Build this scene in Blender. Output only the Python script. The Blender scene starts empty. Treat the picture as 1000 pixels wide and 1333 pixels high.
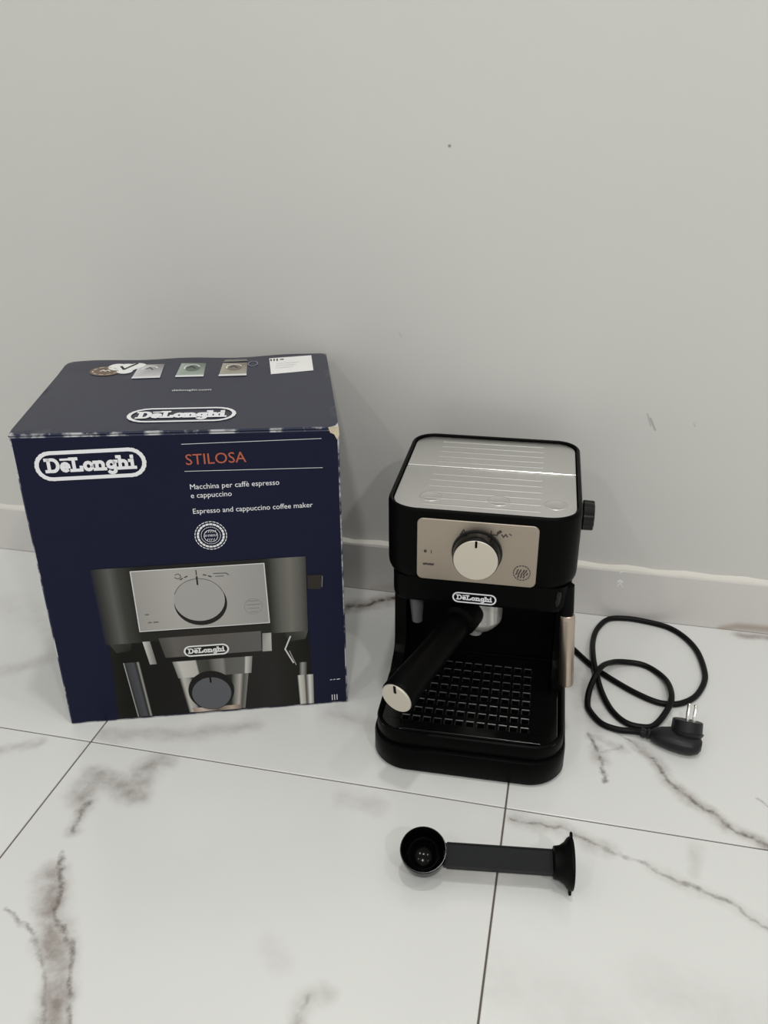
import bpy, bmesh, math, random
from mathutils import Vector, Matrix
from mathutils.geometry import tessellate_polygon
random.seed(7)
PI = math.pi
S = bpy.context.scene
COL = S.collection

# ------------------------------------------------------------------ camera
cam_d = bpy.data.cameras.new('camera')
cam = bpy.data.objects.new('camera', cam_d); COL.objects.link(cam)
cam_d.sensor_fit = 'VERTICAL'; cam_d.sensor_height = 24.0
cam_d.lens = 24.0*1097.57/1333.0
cam_d.clip_start = 0.02
yaw, pitch, roll = 0.22545, 1.115209, -0.008244
R = Matrix.Rotation(yaw, 4, 'Z') @ Matrix.Rotation(pitch, 4, 'X') @ Matrix.Rotation(roll, 4, 'Z')
cam.matrix_world = Matrix.Translation((0.177838, -1.08296, 0.680829)) @ R
S.camera = cam

# ------------------------------------------------------------------ world, lamps, exposure
W = bpy.data.worlds.new('room_light'); S.world = W; W.use_nodes = True
W.node_tree.nodes['Background'].inputs[0].default_value = (1.0, 1.0, 0.965, 1)
W.node_tree.nodes['Background'].inputs[1].default_value = 0.52
S.view_settings.view_transform = 'Standard'
S.view_settings.look = 'None'
S.view_settings.gamma = 1
S.view_settings.use_curve_mapping = False
S.view_settings.exposure = 0.12

def downlight(x, y, z, watts, size, col=(1.0, 0.98, 0.94)):
    d = bpy.data.lights.new('ceiling_lamp', 'AREA'); d.shape = 'DISK'; d.size = size
    d.energy = watts; d.color = col
    o = bpy.data.objects.new('ceiling_lamp', d); o.location = (x, y, z); COL.objects.link(o)
    return o
downlight(-0.95, -0.80, 2.7, 2, 0.14)
downlight(0.20, -0.70, 2.7, 10.5, 0.12)
downlight(1.35, -0.80, 2.7, 5, 0.14)
downlight(-1.10, -2.7, 2.7, 10, 0.16)
downlight(0.35, -2.7, 2.7, 25, 0.16)
downlight(1.75, -2.7, 2.7, 25, 0.16)

# ------------------------------------------------------------------ materials
def lin(c):
    c /= 255.0
    return c/12.92 if c <= .04045 else ((c+.055)/1.055)**2.4
def rgb(r, g, b, k=1.0): return (min(1, lin(r)*k), min(1, lin(g)*k), min(1, lin(b)*k), 1)

def mat(name, col, rough=.5, metal=0.0, spec=.5, coat=0.0, noise=None, bump=None):
    m = bpy.data.materials.new(name); m.use_nodes = True
    nt = m.node_tree; b = nt.nodes['Principled BSDF']
    b.inputs['Base Color'].default_value = col
    b.inputs['Roughness'].default_value = rough
    b.inputs['Metallic'].default_value = metal
    b.inputs['Specular IOR Level'].default_value = spec
    b.inputs['Coat Weight'].default_value = coat
    b.inputs['Coat Roughness'].default_value = .1
    if noise:                                    # (scale, amount) fine mottling of the colour
        tc = nt.nodes.new('ShaderNodeTexCoord'); n = nt.nodes.new('ShaderNodeTexNoise')
        n.inputs['Scale'].default_value = noise[0]; n.inputs['Detail'].default_value = 4
        nt.links.new(tc.outputs['Object'], n.inputs['Vector'])
        mr = nt.nodes.new('ShaderNodeMapRange'); mr.inputs['To Min'].default_value = 1-noise[1]; mr.inputs['To Max'].default_value = 1+noise[1]
        nt.links.new(n.outputs['Fac'], mr.inputs['Value'])
        mx = nt.nodes.new('ShaderNodeVectorMath'); mx.operation = 'SCALE'
        mx.inputs[0].default_value = col[:3]
        nt.links.new(mr.outputs[0], mx.inputs['Scale']); nt.links.new(mx.outputs[0], b.inputs['Base Color'])
    if bump:                                     # (scale, distance, stretch vector)
        tc = nt.nodes.new('ShaderNodeTexCoord'); mp = nt.nodes.new('ShaderNodeMapping')
        mp.inputs['Scale'].default_value = bump[2]
        n = nt.nodes.new('ShaderNodeTexNoise'); n.inputs['Scale'].default_value = bump[0]; n.inputs['Detail'].default_value = 3
        bp = nt.nodes.new('ShaderNodeBump'); bp.inputs['Distance'].default_value = bump[1]; bp.inputs['Strength'].default_value = 1
        nt.links.new(tc.outputs['Object'], mp.inputs[0]); nt.links.new(mp.outputs[0], n.inputs['Vector'])
        nt.links.new(n.outputs['Fac'], bp.inputs['Height']); nt.links.new(bp.outputs[0], b.inputs['Normal'])
    return m

# node group: how close a point on a plane is to a line segment (1 on it, 0 beyond the width)
def seg_group():
    g = bpy.data.node_groups.new('vein_segment', 'ShaderNodeTree')
    for n in ('P', 'A', 'BA'): g.interface.new_socket(n, in_out='INPUT', socket_type='NodeSocketVector')
    g.interface.new_socket('Inv', in_out='INPUT', socket_type='NodeSocketFloat')
    g.interface.new_socket('Width', in_out='INPUT', socket_type='NodeSocketFloat')
    g.interface.new_socket('Gain', in_out='INPUT', socket_type='NodeSocketFloat')
    g.interface.new_socket('Prev', in_out='INPUT', socket_type='NodeSocketFloat')
    g.interface.new_socket('Out', in_out='OUTPUT', socket_type='NodeSocketFloat')
    N = g.nodes.new; L = g.links.new
    i = N('NodeGroupInput'); o = N('NodeGroupOutput')
    pa = N('ShaderNodeVectorMath'); pa.operation = 'SUBTRACT'; L(i.outputs['P'], pa.inputs[0]); L(i.outputs['A'], pa.inputs[1])
    dt = N('ShaderNodeVectorMath'); dt.operation = 'DOT_PRODUCT'; L(pa.outputs[0], dt.inputs[0]); L(i.outputs['BA'], dt.inputs[1])
    h = N('ShaderNodeMath'); h.operation = 'MULTIPLY'; h.use_clamp = True; L(dt.outputs['Value'], h.inputs[0]); L(i.outputs['Inv'], h.inputs[1])
    sc = N('ShaderNodeVectorMath'); sc.operation = 'SCALE'; L(i.outputs['BA'], sc.inputs[0]); L(h.outputs[0], sc.inputs['Scale'])
    df = N('ShaderNodeVectorMath'); df.operation = 'DISTANCE'; L(pa.outputs[0], df.inputs[0]); L(sc.outputs[0], df.inputs[1])
    dv = N('ShaderNodeMapRange'); dv.interpolation_type = 'SMOOTHSTEP'
    L(df.outputs['Value'], dv.inputs['Value']); L(i.outputs['Width'], dv.inputs['From Max'])
    L(i.outputs['Gain'], dv.inputs['To Min']); dv.inputs['To Max'].default_value = 0
    mx = N('ShaderNodeMath'); mx.operation = 'MAXIMUM'; L(dv.outputs[0], mx.inputs[0]); L(i.outputs['Prev'], mx.inputs[1])
    L(mx.outputs[0], o.inputs[0])
    return g
SEG = seg_group()
def chain(nt, P, lines):
    """lines: (points, width, gain) -> output socket, the strongest of all segments"""
    prev = None
    for pts, w, gain in lines:
        if len(pts) == 1: pts = [pts[0], (pts[0][0]+.0005, pts[0][1])]
        for a, b in zip(pts[:-1], pts[1:]):
            n = nt.nodes.new('ShaderNodeGroup'); n.node_tree = SEG
            A = Vector((a[0], a[1], 0)); B = Vector((b[0], b[1], 0)); d = B-A
            n.inputs['A'].default_value = A; n.inputs['BA'].default_value = d
            n.inputs['Inv'].default_value = 1/max(d.length_squared, 1e-9)
            n.inputs['Width'].default_value = w; n.inputs['Gain'].default_value = gain
            nt.links.new(P, n.inputs['P'])
            if prev: nt.links.new(prev, n.inputs['Prev'])
            prev = n.outputs[0]
    return prev
def mixc(nt, fac, a, b):
    m = nt.nodes.new('ShaderNodeMix'); m.data_type = 'RGBA'
    if hasattr(fac, 'links'): nt.links.new(fac, m.inputs[0])
    else: m.inputs[0].default_value = fac
    for v, s in ((a, m.inputs[6]), (b, m.inputs[7])):
        if hasattr(v, 'links'): nt.links.new(v, s)
        else: s.default_value = v
    return m.outputs[2]
def math_node(nt, op, a, b, clamp=False):
    m = nt.nodes.new('ShaderNodeMath'); m.operation = op; m.use_clamp = clamp
    for k, v in enumerate((a, b)):
        if hasattr(v, 'links'): nt.links.new(v, m.inputs[k])
        else: m.inputs[k].default_value = v
    return m.outputs[0]

def noise_node(nt, vec, scale, detail=3, rough=.5):
    n = nt.nodes.new('ShaderNodeTexNoise'); n.inputs['Scale'].default_value = scale
    n.inputs['Detail'].default_value = detail; n.inputs['Roughness'].default_value = rough
    nt.links.new(vec, n.inputs['Vector']); return n

BROAD = [  # soft grey-brown clouding beside the veins; smudges by the machine paint floor shade
 ([(-.300,-.485),(-.305,-.452),(-.274,-.459),(-.243,-.468),(-.255,-.431),(-.238,-.412)], .026, 0.80),
 ([(-.290,-.495),(-.284,-.528)], .014, 0.61),
 ([(-.277,-.585),(-.258,-.610),(-.232,-.648),(-.207,-.678),(-.186,-.725)], .024, 1.00),
 ([(.294,-.272),(.312,-.292),(.324,-.322),(.350,-.350),(.378,-.378),(.416,-.398)], .014, 0.74),
 ([(.246,-.289),(.252,-.307)], .016, 0.54), ([(.240,-.268),(.278,-.284)], .012, 0.54),
 ([(.163,-.414),(.215,-.421),(.257,-.436)], .018, 0.51),
 ([(.301,-.45),(.342,-.466),(.375,-.479),(.42,-.505)], .012, 0.27),
 ([(-.130,-.060),(-.086,-.039),(-.050,-.014)], .026, 1.00),
 ([(.216,-.138),(.236,-.191),(.246,-.255)], .026, 0.41),  # grey shade right of the machine, painted into the tile colour
 ([(-.432,-.44),(-.397,-.416)], .014, 0.47),
 ([(-.328,-.389),(-.234,-.366),(-.158,-.336)], .020, 0.47),
 ([(.009,-.674),(.008,-.648),(.023,-.642)], .016, 0.41), ([(-.040,-.611),(-.025,-.625)], .020, 0.19),
 ([(-.073,-.295),(-.012,-.304)], .024, 0.30), ([(-.540,-.315),(-.511,-.294),(-.465,-.248)], .020, 0.32),
 ([(.44,-.009),(.50,-.002)], .014, 0.74), ([(-.018,-.426),(.017,-.43)], .020, 0.30),
 ([(.343,-.412),(.342,-.45)], .012, 0.30), ([(-.62,-.15),(-.50,-.20)], .05, 0.16), ([(.10,-.58),(.25,-.62)], .05, 0.14),
 ([(.30,-.58),(.38,-.60)], .05, 0.16)]
THIN = [   # the sharp dark edges of the veins
 ([(-.289,-.491),(-.284,-.528)], .0045, .55), ([(-.291,-.494)], .006, .9),
 ([(-.277,-.557),(-.268,-.585),(-.256,-.604),(-.236,-.631),(-.209,-.656),(-.19,-.688),(-.176,-.715),(-.165,-.745)], .0045, .70),
 ([(-.293,-.630),(-.268,-.641),(-.253,-.646)], .004, .55), ([(-.253,-.646),(-.232,-.669),(-.208,-.700),(-.197,-.719)], .004, .40),
 ([(.264,-.251),(.294,-.272)], .003, .45), ([(.310,-.288),(.324,-.322),(.347,-.347),(.375,-.374),(.399,-.39),(.416,-.396)], .0045, .70),
 ([(.237,-.264),(.246,-.289),(.252,-.307),(.254,-.342)], .0045, .75), ([(.252,-.294),(.278,-.284)], .004, .40),
 ([(.159,-.414),(.215,-.419),(.257,-.436),(.301,-.45),(.342,-.466),(.375,-.479),(.41,-.502)], .0036, .50), ([(.342,-.466)], .006, .75),
 ([(-.115,-.052),(-.086,-.039),(-.050,-.012)], .008, 1.0),
 ([(.411,-.333),(.425,-.341)], .003, .50), ([(.009,-.674),(.008,-.648)], .004, .30)]

def marble(BR_, TH_, seed):
    m = bpy.data.materials.new('marble_tile'); m.use_nodes = True; nt = m.node_tree
    b = nt.nodes['Principled BSDF']
    g = nt.nodes.new('ShaderNodeNewGeometry')
    n1 = noise_node(nt, g.outputs['Position'], 28, 5, .6)
    sub = nt.nodes.new('ShaderNodeVectorMath'); sub.operation = 'SUBTRACT'; nt.links.new(n1.outputs['Color'], sub.inputs[0]); sub.inputs[1].default_value = (.5, .5, .5)
    sc = nt.nodes.new('ShaderNodeVectorMath'); sc.operation = 'SCALE'; nt.links.new(sub.outputs[0], sc.inputs[0]); sc.inputs['Scale'].default_value = .026
    ad = nt.nodes.new('ShaderNodeVectorMath'); ad.operation = 'ADD'; nt.links.new(g.outputs['Position'], ad.inputs[0]); nt.links.new(sc.outputs[0], ad.inputs[1])
    fl = nt.nodes.new('ShaderNodeVectorMath'); fl.operation = 'MULTIPLY'; nt.links.new(ad.outputs[0], fl.inputs[0]); fl.inputs[1].default_value = (1, 1, 0)
    P = fl.outputs[0]
    broad = chain(nt, P, BR_ or [([(9, 9)], .01, 0)]); thin = chain(nt, P, TH_ or [([(9, 9)], .01, 0)])
    n2 = noise_node(nt, g.outputs['Position'], 45, 4, .6)
    k = nt.nodes.new('ShaderNodeMapRange'); k.inputs['From Min'].default_value = .3; k.inputs['From Max'].default_value = .65
    k.inputs['To Min'].default_value = .35; nt.links.new(n2.outputs['Fac'], k.inputs['Value'])
    bf = math_node(nt, 'MULTIPLY', broad, k.outputs[0])
    n3 = noise_node(nt, g.outputs['Position'], 2.6, 3, .5); n3.noise_dimensions = '4D'; n3.inputs['W'].default_value = seed
    r3 = nt.nodes.new('ShaderNodeMapRange'); r3.inputs['From Min'].default_value = .42; r3.inputs['From Max'].default_value = .75
    r3.inputs['To Max'].default_value = .30; nt.links.new(n3.outputs['Fac'], r3.inputs['Value'])
    base = mixc(nt, r3.outputs[0], rgb(214, 215, 213), rgb(190, 189, 188))
    c1 = mixc(nt, bf, base, rgb(138, 130, 124))
    n4 = noise_node(nt, g.outputs['Position'], 90, 3, .6)
    k4 = nt.nodes.new('ShaderNodeMapRange'); k4.inputs['From Min'].default_value = .35; k4.inputs['From Max'].default_value = .6; k4.inputs['To Min'].default_value = .25
    nt.links.new(n4.outputs['Fac'], k4.inputs['Value'])
    tf = math_node(nt, 'MULTIPLY', thin, k4.outputs[0])
    c2 = mixc(nt, tf, c1, rgb(84, 74, 66))
    nt.links.new(c2, b.inputs['Base Color'])
    b.inputs['Roughness'].default_value = .16; b.inputs['Specular IOR Level'].default_value = .45
    return m

def wall_material():
    m = bpy.data.materials.new('glossy_wall_paint'); m.use_nodes = True; nt = m.node_tree
    b = nt.nodes['Principled BSDF']; g = nt.nodes.new('ShaderNodeNewGeometry')
    sp = nt.nodes.new('ShaderNodeSeparateXYZ'); nt.links.new(g.outputs['Position'], sp.inputs[0])
    cb = nt.nodes.new('ShaderNodeCombineXYZ'); nt.links.new(sp.outputs['X'], cb.inputs['X']); nt.links.new(sp.outputs['Z'], cb.inputs['Y'])
    marks = chain(nt, cb.outputs[0], [([(.0113,.6295)], .003, .8), ([(.2854,.3032),(.2932,.2878)], .0022, .45),
        ([(.281,.309),(.287,.293)], .0015, .4), ([(-.05,.40),(-.047,.395)], .0015, .2), ([(.34,.30),(.342,.297)], .0015, .3)])
    n = noise_node(nt, g.outputs['Position'], 2.2, 3)
    base = mixc(nt, n.outputs['Fac'], rgb(204, 203, 199), rgb(197, 197, 194))
    nt.links.new(mixc(nt, marks, base, rgb(90, 85, 80)), b.inputs['Base Color'])
    b.inputs['Roughness'].default_value = .38; b.inputs['Specular IOR Level'].default_value = .3
    bp = nt.nodes.new('ShaderNodeBump'); bp.inputs['Distance'].default_value = .0012; bp.inputs['Strength'].default_value = 1
    n2 = noise_node(nt, g.outputs['Position'], 9, 2); nt.links.new(n2.outputs['Fac'], bp.inputs['Height']); nt.links.new(bp.outputs[0], b.inputs['Normal'])
    return m

def skirting_material():
    m = bpy.data.materials.new('grey_skirting_tile'); m.use_nodes = True; nt = m.node_tree
    b = nt.nodes['Principled BSDF']; g = nt.nodes.new('ShaderNodeNewGeometry')
    sp = nt.nodes.new('ShaderNodeSeparateXYZ'); nt.links.new(g.outputs['Position'], sp.inputs[0])
    cb = nt.nodes.new('ShaderNodeCombineXYZ'); nt.links.new(sp.outputs['X'], cb.inputs['X']); nt.links.new(sp.outputs['Z'], cb.inputs['Y'])
    br = chain(nt, cb.outputs[0], [([(.42,.001),(.44,.008),(.50,.010)], .010, .6), ([(-.09,.002),(-.04,.012)], .012, .35), ([(-.62,.03),(-.50,.05)], .03, .25)])
    wt = chain(nt, cb.outputs[0], [([(.2715,.0605),(.2735,.0625),(.2765,.0605)], .0028, .9), ([(.271,.053),(.2745,.0585),(.278,.052)], .0016, .6), ([(.272,.0745),(.275,.0775)], .0016, .7)])  # white spot: a lamp's reflection painted into the skirting colour
    n = noise_node(nt, g.outputs['Position'], 6, 4)
    base = mixc(nt, n.outputs['Fac'], rgb(198, 196, 193), rgb(210, 207, 204))
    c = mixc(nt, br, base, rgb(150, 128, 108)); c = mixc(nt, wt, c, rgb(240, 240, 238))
    nt.links.new(c, b.inputs['Base Color']); b.inputs['Roughness'].default_value = .3
    return m

def carton_edge():
    m = bpy.data.materials.new('worn_highlit_carton_edge'); m.use_nodes = True; nt = m.node_tree
    b = nt.nodes['Principled BSDF']; tc = nt.nodes.new('ShaderNodeTexCoord')
    n = noise_node(nt, tc.outputs['Object'], 38, 4, .65)
    r = nt.nodes.new('ShaderNodeMapRange'); r.inputs['From Min'].default_value = .48; r.inputs['From Max'].default_value = .60; nt.links.new(n.outputs['Fac'], r.inputs['Value'])
    nt.links.new(mixc(nt, r.outputs[0], rgb(34, 40, 66), rgb(185, 186, 190)), b.inputs['Base Color']); b.inputs['Roughness'].default_value = .4  # pale streaks: wear plus the fold's highlights, painted into the colour
    return m

M = dict(
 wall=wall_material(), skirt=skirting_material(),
 grout=mat('dark_grout', rgb(96, 88, 80), .9),
 caulk=mat('white_caulk', rgb(212, 209, 202), .45),
 navy=mat('navy_gloss_carton', rgb(17, 21, 46), .35, spec=.15, noise=(14, .10), bump=(9, .0012, (1, 1, 1))),
 navy_top=mat('navy_gloss_carton_top', rgb(18, 23, 48), .36, spec=.6, noise=(14, .10), bump=(7, .0009, (1, 1, 1))),
 edge=carton_edge(),
 board=mat('torn_brown_board', rgb(196, 184, 160), .9, noise=(120, .25)),
 white_ink=mat('white_ink', rgb(225, 226, 230), .4),
 blue_ink=mat('deep_navy_ink', rgb(17, 20, 38), .35),
 orange_ink=mat('orange_ink', rgb(168, 84, 58), .4),
 black=mat('satin_black_plastic', rgb(6, 6, 6), .38, spec=.05),
 deep=mat('matt_black_plastic', rgb(5, 5, 5), .5, spec=.08),
 gloss=mat('gloss_black_plastic', rgb(9, 9, 9), .18, spec=.3),
 steel=mat('brushed_steel', rgb(216, 215, 212), .33, metal=1, bump=(60, .00006, (1, 30, 30))),
 panel=mat('champagne_brushed_metal', rgb(170, 159, 146), .38, metal=1, bump=(60, .00005, (1, 30, 30))),
 cap=mat('knob_cap_metal', rgb(204, 197, 184), .5, metal=.5),
 chrome=mat('polished_chrome', rgb(242, 240, 236), .18, metal=1),
 sleeve=mat('steam_sleeve_steel', rgb(190, 176, 162), .3, metal=1, bump=(80, .00004, (30, 30, 1))),
 grey=mat('grey_rubber_nozzle', rgb(74, 74, 76), .4),
 slate=mat('slate_grey_plastic', rgb(23, 25, 26), .5, spec=.12),
 cup=mat('frosted_steel', rgb(240, 238, 234), .24, metal=.72),
 bowl=mat('gloss_black_bowl', rgb(5, 5, 5), .14, spec=.14),
 edge_glint=mat('painted_glint_edge', rgb(44, 44, 44), .22, spec=1.0),  # lighter grey puts the lamp glint on slot edges into the colour
 rubber=mat('black_cord_rubber', rgb(10, 10, 11), .42, spec=.15),
 plug=mat('dark_grey_plug_plastic', rgb(22, 22, 26), .4, spec=.3),
 ink=mat('dark_panel_ink', rgb(60, 52, 48), .5),
)

def ink_attr(name, rough=.35):
    m = bpy.data.materials.new(name); m.use_nodes = True; nt = m.node_tree; b = nt.nodes['Principled BSDF']
    a = nt.nodes.new('ShaderNodeAttribute'); a.attribute_name = 'ink'
    nt.links.new(a.outputs['Color'], b.inputs['Base Color']); b.inputs['Roughness'].default_value = rough; b.inputs['Specular IOR Level'].default_value = .15
    return m
M['print'] = ink_attr('printed_colour_ink')

# ------------------------------------------------------------------ helpers
def obj(name, bm, m, parent=None, smooth=None, tex=None):
    me = bpy.data.meshes.new(name)
    bmesh.ops.recalc_face_normals(bm, faces=bm.faces[:]) if tex is None else None
    bm.to_mesh(me); bm.free()
    for x in (m if isinstance(m, (list, tuple)) else [m]): me.materials.append(x)
    o = bpy.data.objects.new(name, me); COL.objects.link(o)
    if parent: o.parent = parent
    if smooth is not None:
        me.polygons.foreach_set('use_smooth', [True]*len(me.polygons))
        md = smooth
        me.set_sharp_from_angle(angle=math.radians(md))
    return o
def empty(name, loc, rz, label, cat, group=None):
    o = bpy.data.objects.new(name, None); COL.objects.link(o); o.empty_display_size = .05
    o.location = loc; o.rotation_euler = (0, 0, rz); o['label'] = label; o['category'] = cat
    if group: o['group'] = group
    return o
def structure(o): o['kind'] = 'structure'; return o

def bx(bm, x0, x1, y0, y1, z0, z1, bev=0, seg=2):
    v = [bm.verts.new((x, y, z)) for z in (z0, z1) for y in (y0, y1) for x in (x0, x1)]
    fs = [bm.faces.new([v[i] for i in q]) for q in ((0,2,3,1),(4,5,7,6),(0,1,5,4),(2,6,7,3),(0,4,6,2),(1,3,7,5))]
    if bev:
        es = list({e for f in fs for e in f.edges})
        bmesh.ops.bevel(bm, geom=es, offset=bev, segments=seg, affect='EDGES', profile=.5)
    return bm
def rr(x0, x1, y0, y1, r, n=8):
    """rounded rectangle loop; r one radius or (front-left, front-right, back-right, back-left)"""
    rs = r if isinstance(r, (tuple, list)) else (r,)*4
    pts = []
    for (cx, cy, a0), q in zip(((x0, y0, PI), (x1, y0, 1.5*PI), (x1, y1, 0), (x0, y1, .5*PI)), rs):
        ox = cx+q if cx == x0 else cx-q; oy = cy+q if cy == y0 else cy-q
        for i in range(n+1):
            a = a0+i/n*PI/2; pts.append((ox+q*math.cos(a), oy+q*math.sin(a)))
    return pts
def stack(bm, levels, cap0=True, cap1=True):
    """levels: list of (2D loop, z) of equal length; bridges them"""
    rings = [[bm.verts.new((p[0], p[1], z)) for p in loop] for loop, z in levels]
    n = len(rings[0])
    for a, b in zip(rings[:-1], rings[1:]):
        for i in range(n): bm.faces.new((a[i], a[(i+1) % n], b[(i+1) % n], b[i]))
    if cap0: bm.faces.new(rings[0][::-1])
    if cap1: bm.faces.new(rings[-1])
    return bm
def rsolid(bm, x0, x1, y0, y1, z0, z1, r, b=.002, n=8):
    """upright slab with rounded corners and rounded top and bottom edges"""
    L = []
    rs = r if isinstance(r, (tuple, list)) else (r,)*4
    for a in (0, 30, 60, 90):
        i = b*(1-math.sin(math.radians(a))); z = z0+b*(1-math.cos(math.radians(a)))
        L.append((rr(x0+i, x1-i, y0+i, y1-i, [max(q-i, .0005) for q in rs], n), z))
    for a in (90, 60, 30, 0):
        i = b*(1-math.sin(math.radians(a))); z = z1-b*(1-math.cos(math.radians(a)))
        L.append((rr(x0+i, x1-i, y0+i, y1-i, [max(q-i, .0005) for q in rs], n), z))
    return stack(bm, L)
def lathe(bm, prof, origin, axis, n=40, cap=True):
    """prof: (distance along axis, radius)"""
    ax = Vector(axis).normalized(); q = Vector((0, 0, 1)).rotation_difference(ax); o = Vector(origin)
    rings = []
    for s, r in prof:
        rings.append([bm.verts.new(o+q @ Vector((r*math.cos(2*PI*i/n), r*math.sin(2*PI*i/n), s))) for i in range(n)])
    for a, b in zip(rings[:-1], rings[1:]):
        for i in range(n): bm.faces.new((a[i], a[(i+1) % n], b[(i+1) % n], b[i]))
    if cap: bm.faces.new(rings[0][::-1]); bm.faces.new(rings[-1])
    return bm
def extrude_profile(bm, prof, x0, x1, bev=.0):
    """prof in (y,z), extruded along x"""
    a = [bm.verts.new((x0, y, z)) for y, z in prof]; b = [bm.verts.new((x1, y, z)) for y, z in prof]
    n = len(prof); fs = [bm.faces.new(a), bm.faces.new(b[::-1])]
    for i in range(n): fs.append(bm.faces.new((a[i], b[i], b[(i+1) % n], a[(i+1) % n])))
    if bev: bmesh.ops.bevel(bm, geom=list({e for f in fs for e in f.edges}), offset=bev, segments=2, affect='EDGES', profile=.5)
    return bm
def smooth_path(pts, k=8):
    P = [Vector(p) for p in pts]; out = []
    for i in range(len(P)-1):
        p0, p1, p2, p3 = P[max(i-1, 0)], P[i], P[i+1], P[min(i+2, len(P)-1)]
        for j in range(k):
            t = j/k
            out.append(.5*((2*p1)+(p2-p0)*t+(2*p0-5*p1+4*p2-p3)*t*t+(3*p1-p0-3*p2+p3)*t**3))
    out.append(P[-1]); return out
def tube(bm, pts, r, n=10):
    up = Vector((0, 0, 1)); rings = []
    R_ = r if isinstance(r, (list, tuple)) else [r]*len(pts)
    side = None
    for i, p in enumerate(pts):
        d = (pts[min(i+1, len(pts)-1)]-pts[max(i-1, 0)]).normalized()
        s = d.cross(up if side is None else side.cross(d) if False else up)
        if s.length < 1e-4: s = d.cross(Vector((0, 1, 0)))
        s.normalize(); u = s.cross(d)
        rings.append([bm.verts.new(p+R_[i]*(math.cos(2*PI*k/n)*s+math.sin(2*PI*k/n)*u)) for k in range(n)])
    for a, b in zip(rings[:-1], rings[1:]):
        for k in range(n): bm.faces.new((a[k], a[(k+1) % n], b[(k+1) % n], b[k]))
    bm.faces.new(rings[0][::-1]); bm.faces.new(rings[-1])
    return bm

# flat print: strokes and polygons in a face's own (s, t) plane, mapped by F(s, t, offset) -> 3D
LIFT = [0]
def stroke(bm, F, pts, w, off, col=None, lay=None, closed=False):
    if closed: pts = list(pts)+[pts[0]]
    for a, b in zip(pts[:-1], pts[1:]):
        dx, dy = b[0]-a[0], b[1]-a[1]; l = math.hypot(dx, dy) or 1e-6; ux, uy = dx/l, dy/l
        e = w*.42; ax, ay, bx_, by = a[0]-ux*e, a[1]-uy*e, b[0]+ux*e, b[1]+uy*e
        nx, ny = -uy*w/2, ux*w/2; LIFT[0] = (LIFT[0]+1) % 11; of = off+LIFT[0]*1.2e-5   # overlapping ends never share a plane
        f = bm.faces.new([bm.verts.new(F(x, y, of)) for x, y in ((ax-nx, ay-ny), (bx_-nx, by-ny), (bx_+nx, by+ny), (ax+nx, ay+ny))])
        if lay is not None:
            for lp in f.loops: lp[lay] = col
def poly(bm, F, pts, off, cols=None, lay=None):
    vs = [bm.verts.new(F(x, y, off)) for x, y in pts]
    c = cols if isinstance(cols, list) else [cols]*len(pts)
    if len(pts) <= 4: tris = [tuple(range(len(pts)))]
    else: tris = tessellate_polygon([[Vector((x, y, 0)) for x, y in pts]])
    for t in tris:
        try: f = bm.faces.new([vs[i] for i in t])
        except ValueError: continue
        if lay is not None:
            for lp, i in zip(f.loops, t): lp[lay] = c[i]
def arc(cx, cy, rx, ry, a0, a1, n=10):
    return [(cx+rx*math.cos(math.radians(a0+(a1-a0)*i/n)), cy+ry*math.sin(math.radians(a0+(a1-a0)*i/n))) for i in range(n+1)]
def capsule(cx, cy, w, h, n=10):
    r = h/2
    return arc(cx+w/2-r, cy, r, r, -90, 90, n)+arc(cx-w/2+r, cy, r, r, 90, 270, n)

# heavy slab lettering of the maker's badge, cap height 1; every glyph is strokes (points) in x 0..width
GLY = {
 'D': (.86, [[(.18,.08),(.18,.92)], [(0,.08),(.45,.08)]+arc(.42,.5,.34,.42,-90,90,8)+[(0,.92)]]),
 'e': (.62, [[(.10,.34),(.52,.34)]+arc(.31,.34,.22,.26,0,300,10)]),
 'L': (.74, [[(.2,.08),(.2,.92)], [(0,.92),(.4,.92)], [(0,.08),(.66,.08),(.66,.3)]]),
 'o': (.66, [arc(.33,.34,.23,.26,0,360,12)]),
 'n': (.74, [[(.16,.08),(.16,.6)], [(0,.6),(.16,.6)], [(0,.08),(.3,.08)], arc(.36,.40,.2,.2,160,0,6)+[(.56,.08)], [(.44,.08),(.7,.08)]]),
 'g': (.66, [arc(.30,.38,.21,.22,0,360,12), [(.53,.6),(.53,-.06)]+arc(.32,-.06,.21,.16,0,-150,6), [(.53,.6),(.64,.6)]]),
 'h': (.74, [[(.16,.08),(.16,.92)], [(0,.92),(.16,.92)], [(0,.08),(.3,.08)], arc(.36,.40,.2,.2,160,0,6)+[(.56,.08)], [(.44,.08),(.7,.08)]]),
 'i': (.36, [[(.16,.08),(.16,.6)], [(0,.6),(.16,.6)], [(0,.08),(.34,.08)], [(.16,.84),(.16,.92)]]),
}
def badge(bm, F, cx, cy, w, h, off, lay=None, col=None, ring=.10, fill=None):
    """capsule outline with the word in it, in width w and height h"""
    cap = capsule(cx, cy, w-h*ring, h-h*ring, 10)
    stroke(bm, F, cap, h*ring, off, col, lay, closed=True)
    word = 'DeLonghi'; tot = sum(GLY[c][0] for c in word)+.06*7
    sy = h*.46; sx = (w*.80)/tot; x = cx-w*.40; y0 = cy-h*.21
    for c in word:
        gw, st = GLY[c]
        for s in st:
            pts = [(x+px*sx, y0+py*sy) for px, py in s]
            stroke(bm, F, pts, h*.105, off, col, lay)
        if c == 'e': stroke(bm, F, [(x+.08*sx, y0+.9*sy), (x+.56*sx, y0+.9*sy)], h*.07, off, col, lay)
        x += (gw+.06)*sx
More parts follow.
